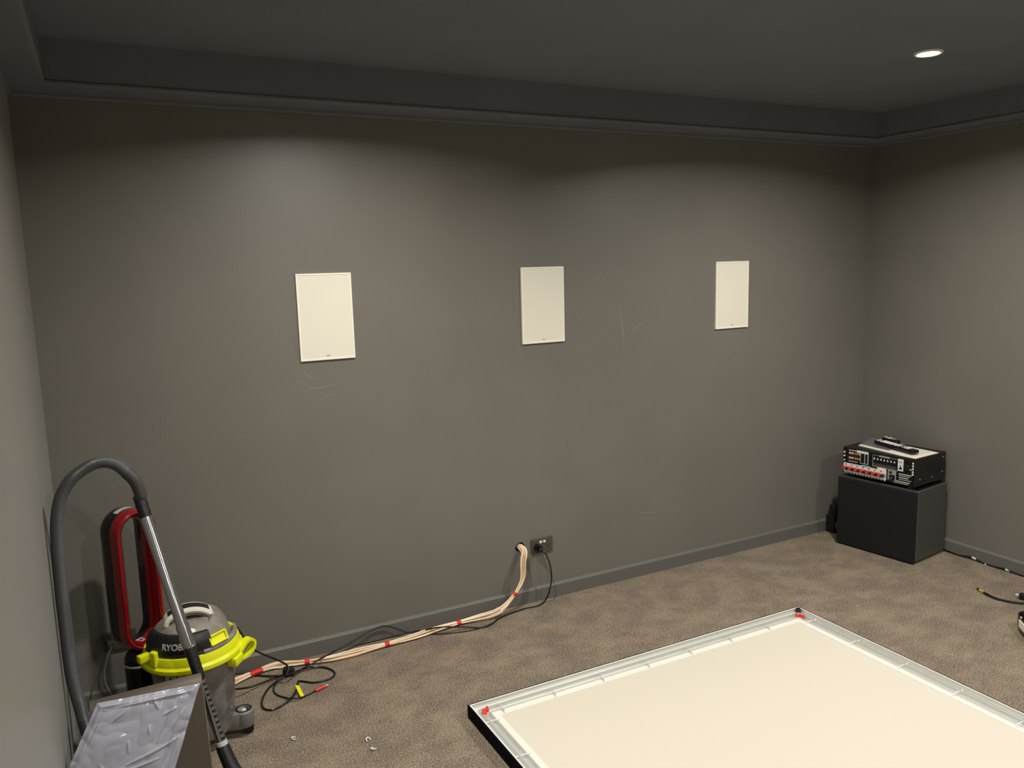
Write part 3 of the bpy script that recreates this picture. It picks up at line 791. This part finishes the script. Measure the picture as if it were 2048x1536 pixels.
# bottom edge on the carpet; side edges run down and forward
BY = -.845
bl = Vector((tl.x + .0, BY, 0.0)); br = Vector((tr.x + .002, BY, 0.0))
SHEET = (tl, tr, br, bl)
sh = thing('metal_sheet', 'bronze grey metal sheet leaning in front of the vacuum', 'metal sheet', (bl + br) / 2)
nrm = (tr - tl).cross(bl - tl).normalized()
if nrm.y > 0: nrm = -nrm
def patch(a, b, c, d, th, nx=1, ny=1, f=None):
    bm = new(); g = []
    for lay in (0, 1):
        rows = []
        for i in range(ny + 1):
            row = []
            for j in range(nx + 1):
                s, t = j / nx, i / ny
                p = (a * (1 - s) + b * s) * (1 - t) + (d * (1 - s) + c * s) * t
                off = (f(s, t) if f else 0)
                row.append(bm.verts.new(p + nrm * (off + (th if lay else 0))))
            rows.append(row)
        g.append(rows)
    for i in range(ny):
        for j in range(nx):
            for lay in (0, 1): bm.faces.new((g[lay][i][j], g[lay][i][j + 1], g[lay][i + 1][j + 1], g[lay][i + 1][j]))
    for i in range(ny):
        for j in (0, nx): bm.faces.new((g[0][i][j], g[0][i + 1][j], g[1][i + 1][j], g[1][i][j]))
    for j in range(nx):
        for i in (0, ny): bm.faces.new((g[0][i][j], g[0][i][j + 1], g[1][i][j + 1], g[1][i][j]))
    return bm
# the top edge rolls back a little
roll = lambda s, t: -.010 * max(0, 1 - t / .10) ** 2
obj('panel', patch(tl, tr, br, bl, .003, 12, 40, roll), 'sheet', sh, True, world=True)
bm = new(); cyl(bm, tr + nrm * .0015 + (br - tr) * .1, br + nrm * .0015, .0022, seg=8); cyl(bm, tl + nrm * .0015 + (bl - tl) * .1, bl + nrm * .0015, .0022, seg=8); obj('edge_rim', bm, 'rim', sh, True, world=True)
def on_sheet(u, v, off=0.01):
    d = RX * ((u - 1024) / F_PX) + RY * ((768 - v) / F_PX) + RZ
    p0 = tl + nrm * off
    t = (p0 - CAM).dot(nrm) / d.dot(nrm)
    return CAM + d * t
ba, bb = on_sheet(194, 1406), on_sheet(400, 1366)
bc, bd = on_sheet(340, 1570), on_sheet(122, 1570)
BAG = (ba, bb, bc, bd)
CREASES = [(.48, .80, .98, .50, .006), (.30, .95, .85, .70, .005), (.90, .05, .85, .95, .005), (.80, .10, .74, .60, .004), (.12, .12, .07, .9, .005), (.15, .10, .90, .06, .005), (.55, .06, .66, .22, .004), (.70, .28, .84, .20, .004), (.2, .3, .35, .12, .003), (.45, .5, .5, .66, .004), (.6, .35, .64, .48, .003), (.25, .75, .5, .98, .004), (.93, .2, .80, .5, .004), (.35, .88, .52, .80, .006)]
def wr(s, t):
    edge = min(s, 1 - s, t, 1 - t)
    p = Vector((s * 3.2, t * 3.0, .3))
    v = abs(noise.noise(Vector((s * 2.2 + t * 1.3, t * 1.2 - s, 1.7)) * 1.3)) * .010 + abs(noise.noise(p * 2.2)) * (.003 + .004 * max(0, 1 - edge * 6))
    for (sa, ta, sb, tb, am) in CREASES:
        d = Vector((sb - sa, tb - ta)); q = Vector((s - sa, t - ta)); L = d.length; d = d / L
        al = q.dot(d) / L; pe = abs(q.x * d.y - q.y * d.x)
        if -.1 < al < 1.1: v += am * math.exp(-(pe / .012) ** 2) * max(0, math.sin(PI * min(1, max(0, al))))
    v += .012 * max(0, math.sin(PI * min(1, edge * 5) / 2))
    return v + .004 * math.exp(-((edge - .06) / .02) ** 2)
bgm = patch(ba, bb, bc, bd, .0008, 150, 150, wr)
for v in bgm.verts: v.co.x = max(v.co.x, XL + .016); v.co.z = max(v.co.z, .002)
bag = obj('plastic_bag', bgm, 'bag', None, True, angle=180)
tag(center_origin(bag), 'clear crinkled plastic bag draped over the leaning metal sheet', 'plastic bag')

# ------------------------------------------------------------------ bundle of speaker wires
ZFw = .014
bundle = thing('speaker_wire_bundle', 'bundle of cream speaker wires with red tape running along the skirting from the wall hole', 'wire bundle', P(900, 1250, z=0))
H = HOLE
bpts = [Vector((H.x, .05, H.z + .004)), Vector((H.x, .0, H.z + .004)), Vector((H.x + .004, -.034, H.z - .012)), P(1046, 1125, y=-.050), P(1045, 1155, y=-.056), P(1036, 1178, y=-.064), P(1018, 1203, y=-.072), P(1000, 1220, y=-.080), P(980, 1229, z=.020),
        P(950, 1237, z=ZFw), P(917, 1245, z=ZFw), P(870, 1258, z=ZFw), P(820, 1275, z=ZFw), P(774, 1288, z=ZFw), P(730, 1299, z=ZFw), P(690, 1309, z=ZFw), P(650, 1318, z=ZFw), P(615, 1323, z=ZFw), P(575, 1327, z=ZFw), P(545, 1332, z=ZFw), P(512, 1344, z=ZFw), P(480, 1358, z=ZFw), P(455, 1369, z=ZFw), P(425, 1378, z=ZFw)]
bpath = spline(bpts, 8)
BN = len(bpath)
tapes = [5 * 8 + 3, 10 * 8, 13 * 8, 17 * 8, 20 * 8]
NST = 12
T_b, U_b = frames(bpath)
for kk in range(NST):
    ang0 = 2 * PI * kk / (NST - 1); rad = 1.0 if kk else 0.0
    tw = random.uniform(-.4, .4); ph = random.uniform(0, 6)
    pts = []
    for i in range(BN):
        dmin = min(abs(i - t) for t in tapes)
        spread = .0075 + .0085 * min(1, dmin / 12)
        vert = i < 8 * 7
        if vert: spread = .006 + .007 * min(1, dmin / 14)
        if i < 20: spread = .007 + .005 * i / 20
        a = ang0 + tw * i * .03 + .3 * math.sin(i * .05 + ph)
        v = T_b[i].cross(U_b[i])
        off = (U_b[i] * math.cos(a) + v * math.sin(a)) * spread * rad * (1 + .25 * math.sin(i * .11 + ph))
        if not vert: off.z *= .55
        if vert: off.y *= .7
        p = bpath[i] + off
        if p.z < .0035: p.z = .0035
        if p.y > -.018 and i > 20: p.y = -.018
        pts.append(p)
    bm = new(); tube(bm, pts, .0031, 7); obj('wire', bm, 'wire2' if kk % 4 == 3 else 'wire', bundle, True, world=True)
for t in tapes:
    half = {tapes[0]: .008, tapes[-1]: .026}.get(t, .0095)
    def along(sgn):
        d, i = 0.0, t
        while d < half and 0 < i < BN - 1:
            L = (bpath[i + sgn] - bpath[i]).length
            if d + L >= half: return bpath[i].lerp(bpath[i + sgn], (half - d) / L)
            d += L; i += sgn
        return bpath[i]
    seg = [along(-1), bpath[t], along(1)]
    bm = new(); prof = [(.0128 * math.cos(2 * PI * j / 18), .0105 * math.sin(2 * PI * j / 18)) for j in range(18)]
    sweep(bm, spline(seg, 5), prof, Vector((0, 0, 1)) if t != tapes[0] else Vector((0, -1, 0))); obj('red_tape', bm, 'redtape', bundle, True, world=True)

# ------------------------------------------------------------------ black cords on the carpet
def laid(pts, r, n=8):
    path = spline(pts, n)
    for p in path: p.z = max(p.z, r * .85)
    return path
def cord(name, label, cat, pts, r, loc, m='cord', n=8, group=None, partname='sheath'):
    t = thing(name, label, cat, loc, group=group)
    bm = new(); tube(bm, laid(pts, r, n), r, 8); obj(partname, bm, m, t, True, world=True)
    return t
zc = .0045
gp = Vector((GPO1.x - .030, -.010, GPO1.z - .006))
pc_pts = [gp + Vector((.012, -.036, -.010)), P(1092, 1109, y=-.055), P(1100, 1130, y=-.062), P(1103, 1155, y=-.066), P(1099, 1182, y=-.072), P(1091, 1200, z=.012), P(1077, 1211, z=zc), P(1050, 1217, z=zc), P(1020, 1227, z=zc), P(1000, 1236, z=zc), P(980, 1250, z=zc), P(962, 1255, z=zc), P(930, 1254, z=.012), P(890, 1254, z=.032), P(862, 1257, z=.030), P(835, 1264, z=.012), P(812, 1264, y=-.045), P(790, 1256, y=-.034), P(768, 1252, y=-.028), P(740, 1262, y=-.028), P(712, 1279, y=-.032), P(688, 1293, y=-.036), P(665, 1305, z=.018), P(640, 1318, z=.030), P(620, 1330, z=.026), P(600, 1340, z=.010), P(588, 1346, z=.012)]
pc = cord('extension_lead', 'black power lead from the dark outlet to the coil near the vacuum', 'power lead', pc_pts, .0036, P(960, 1255, z=0))
bm = new(); cyl(bm, gp + Vector((0, -.001, 0)), gp + Vector((0, -.026, 0)), .019, .017, 20); cyl(bm, gp + Vector((0, -.026, 0)), gp + Vector((.010, -.040, -.007)), .014, .007, 16); obj('plug', bm, 'blackgloss', pc, True, world=True)
blk = P(578, 1351, z=0)
bm = new(); rot = Matrix.Translation(blk) @ Matrix.Rotation(math.radians(-20), 4, 'Z'); box(bm, -.022, .022, -.016, .016, .002, .036, .006, rot=rot); obj('inline_block', bm, 'black', pc, world=True)
tc_pts = [P(998, 1238, z=.003), P(985, 1246, z=.003), P(955, 1258, z=.003), P(920, 1264, z=.003), P(880, 1268, z=.003), P(850, 1268, z=.003), P(838, 1266, y=-.020), P(818, 1266, y=-.017), P(795, 1275, y=-.018), P(765, 1282, y=-.018), P(735, 1288, y=-.019), P(705, 1297, y=-.024), P(680, 1308, z=.003), P(655, 1317, z=.003)]
cord('thin_cable', 'thin black cable beside the wire bundle along the skirting', 'cable', tc_pts, .0024, P(900, 1266, z=0))
vb = Vector((VC.x + .085, VC.y + .060, .425))
vc_pts = [vb, P(455, 1246, y=-.345), P(464, 1247, y=-.335), P(475, 1257, y=-.32), P(490, 1278, y=-.29), P(506, 1298, y=-.26), P(530, 1310, y=-.21), P(555, 1320, y=-.165), P(572, 1329, y=-.135), P(577, 1338, z=.036), P(572, 1348, z=.022),
          P(560, 1358, z=zc), P(538, 1376, z=zc), P(525, 1398, z=zc), P(526, 1415, z=zc), P(542, 1420, z=zc), P(562, 1412, z=zc), P(580, 1398, z=.010), P(592, 1382, z=.010), P(596, 1366, z=.010), P(600, 1362, z=zc), P(625, 1365, z=zc), P(650, 1361, z=zc), P(667, 1353, z=zc), P(668, 1343, z=zc), P(650, 1335, z=zc), P(625, 1334, z=.010), P(598, 1341, z=.014), P(572, 1350, z=.040), P(545, 1352, z=.010), P(515, 1351, z=zc), P(490, 1347, z=.016), P(465, 1348, z=.02), P(440, 1352, z=.01)]
bm = new(); tube(bm, laid(vc_pts, .0038), .0038, 8); o = obj('power_cord', bm, 'cord', vac, True, world=True); o['label'] = 'looped black mains cord'
sc_pts = [P(440, 1380, z=zc), P(470, 1378, z=zc), P(500, 1374, z=zc), P(525, 1365, z=zc), P(550, 1355, z=.010), P(566, 1352, z=.016), P(556, 1362, z=.012), P(547, 1376, z=zc), P(552, 1388, z=zc), P(570, 1395, z=zc), P(590, 1397, z=.014), P(610, 1392, z=zc), P(632, 1381, z=.006)]
sc = cord('signal_cable', 'black cable with a red end sleeve and yellow tag in the coil', 'cable', sc_pts, .0030, P(600, 1395, z=0))
bm = new(); a, b = P(631, 1381.5, z=.007), P(651, 1372, z=.008); cyl(bm, a, b, .0055, .0048, 12); obj('red_sleeve', bm, 'redplastic', sc, True, world=True)
bm = new(); cyl(bm, b, P(656, 1369.5, z=.008), .0032, .003, 10); obj('silver_tip', bm, 'silver', sc, True, world=True)
bm = new(); tg = [P(590, 1372, z=.020), P(598, 1372, z=.020), P(608, 1392, z=.012), P(601, 1394, z=.012)]; loft_poly(bm, tg, .003); obj('yellow_tag', bm, 'tagyellow', sc, world=True)

# right hand side cords
rx = XR - .019
sub_pts = [Vector((4.004, -.56, .016)), Vector((rx, -.615, .007)), P(1920, 1111, x=rx), P(1935, 1113, x=rx), P(1948, 1117, x=rx), P(1962, 1124, x=rx), P(1972, 1129, x=rx), P(1990, 1134, x=rx), P(2005, 1137, x=rx), P(2016, 1141, x=rx), P(2034, 1148, x=rx), P(2060, 1157, x=rx), P(2110, 1175, x=rx)]
bm = new(); tube(bm, laid(sub_pts, .0042), .0042, 8); sbc = obj('power_cord', bm, 'cord', sub, True, world=True)
for (a, b) in (((1944, 1114.5), (1952, 1119)), ((1970, 1127.5), (1974, 1130)), ((2011, 1139), (2019, 1142.5))):  # short white pieces painting gloss highlights onto the black cord
    bm = new(); cyl(bm, P(*a, x=rx), P(*b, x=rx), .0045, seg=10); obj('painted_glint', bm, 'print', sbc, True, world=True)
ic_pts = [P(1963, 1182, z=.008), P(1975, 1189, z=.008), P(1990, 1196, z=.007), P(2008, 1201, z=.006), P(2030, 1205, z=.006), P(2060, 1207, z=.006), P(2110, 1207, z=.006)]
ic = cord('interconnect_cable', 'thick black cable with gold plug lying on the carpet at far right', 'cable', ic_pts, .0055, P(2000, 1200, z=0))
bm = new(); cyl(bm, P(1960, 1180, z=.008), P(1968, 1185, z=.008), .0080, .0075, 14); obj('plug_collar', bm, 'gold', ic, True, world=True)
bm = new(); cyl(bm, P(1955, 1177.5, z=.008), P(1960, 1180, z=.008), .0055, .007, 14); obj('plug_tip', bm, 'blackgloss', ic, True, world=True)
pl = thing('mains_plug', 'small black plug with pale tip on the carpet at the right edge', 'plug', P(2038, 1197, z=0))
pp = P(2044, 1199, z=.0); dr = (P(2046, 1198, z=0) - P(2030, 1194, z=0)).normalized()
rot = Matrix.Translation(pp + Vector((0, 0, .003))) @ Matrix.Rotation(math.atan2(dr.y, dr.x), 4, 'Z')
bm = new(); box(bm, -.012, .018, -.014, .014, .0, .028, .006, rot=rot); obj('body', bm, 'black', pl, True, world=True)
bm = new(); box(bm, -.027, -.012, -.004, .004, .010, .018, .002, rot=rot); obj('tip', bm, 'print', pl, True, world=True)
bm = new(); tube(bm, spline([rot @ Vector((.018, 0, .014)), rot @ Vector((.06, 0, .006)), rot @ Vector((.16, .02, .005))], 6), .0042, 8); obj('lead', bm, 'greycord', pl, True, world=True)

# boxy black lamp at the right edge
wl0 = P(2031, 1257, z=0); wl1 = P(2056, 1287, z=0)
dv = (wl1 - wl0).normalized(); aw = math.atan2(dv.y, dv.x)
wk = thing('work_light', 'black rounded box with pale front panel cut by the right frame edge', 'work light', wl0, (0, 0, aw))
bm = new(); box(bm, -.005, .20, .0, .085, .0, .088, .022, 4); obj('housing', bm, 'blackgloss', wk, True)
bm = new(); box(bm, .036, .175, -.0035, .004, .026, .060, .003); obj('front_panel', bm, 'paper', wk)
bm = new(); box(bm, .040, .18, .016, .06, .086, .0895, .002); obj('top_panel', bm, 'print', wk)
bm = new(); cyl(bm, (.050, -.0015, .073), (.050, .004, .073), .004, seg=12); obj('front_knob', bm, 'print', wk, True)

# white plastic bits on the carpet
def hooklet(p, ang, label):
    rot = Matrix.Translation(p) @ Matrix.Rotation(ang, 4, 'Z')
    pts = [rot @ Vector(q) for q in ((-.006, -.008, .003), (-.007, .0, .006), (.0, .006, .008), (.007, .003, .006), (.006, -.007, .003))]
    bm = new(); tube(bm, spline(pts, 5), .0021, 8)
    o = obj('plastic_hook', bm, 'print', None, True); tag(center_origin(o), label, 'plastic hook', 'white plastic hooks on the carpet')
hooklet(P(587, 1479, z=0), 1.2, 'tiny white plastic hook on the carpet, nearest the vacuum')
hooklet(P(736, 1481, z=0), .2, 'tiny curled white plastic hook alone on the carpet, upper of the pair nearer the screen')
hooklet(P(746, 1500, z=0), 2.0, 'tiny white plastic hook on the carpet, lower of the pair nearer the screen')

# ------------------------------------------------------------------ world and colour management
w = bpy.data.worlds.new('room'); S.world = w; w.use_nodes = True
w.node_tree.nodes['Background'].inputs['Color'].default_value = (0.0, 0.0, 0.0, 1)
S.view_settings.view_transform = 'Standard'; S.view_settings.look = 'None'
S.view_settings.gamma = 1.0; S.view_settings.use_curve_mapping = False
S.view_settings.exposure = 0.0
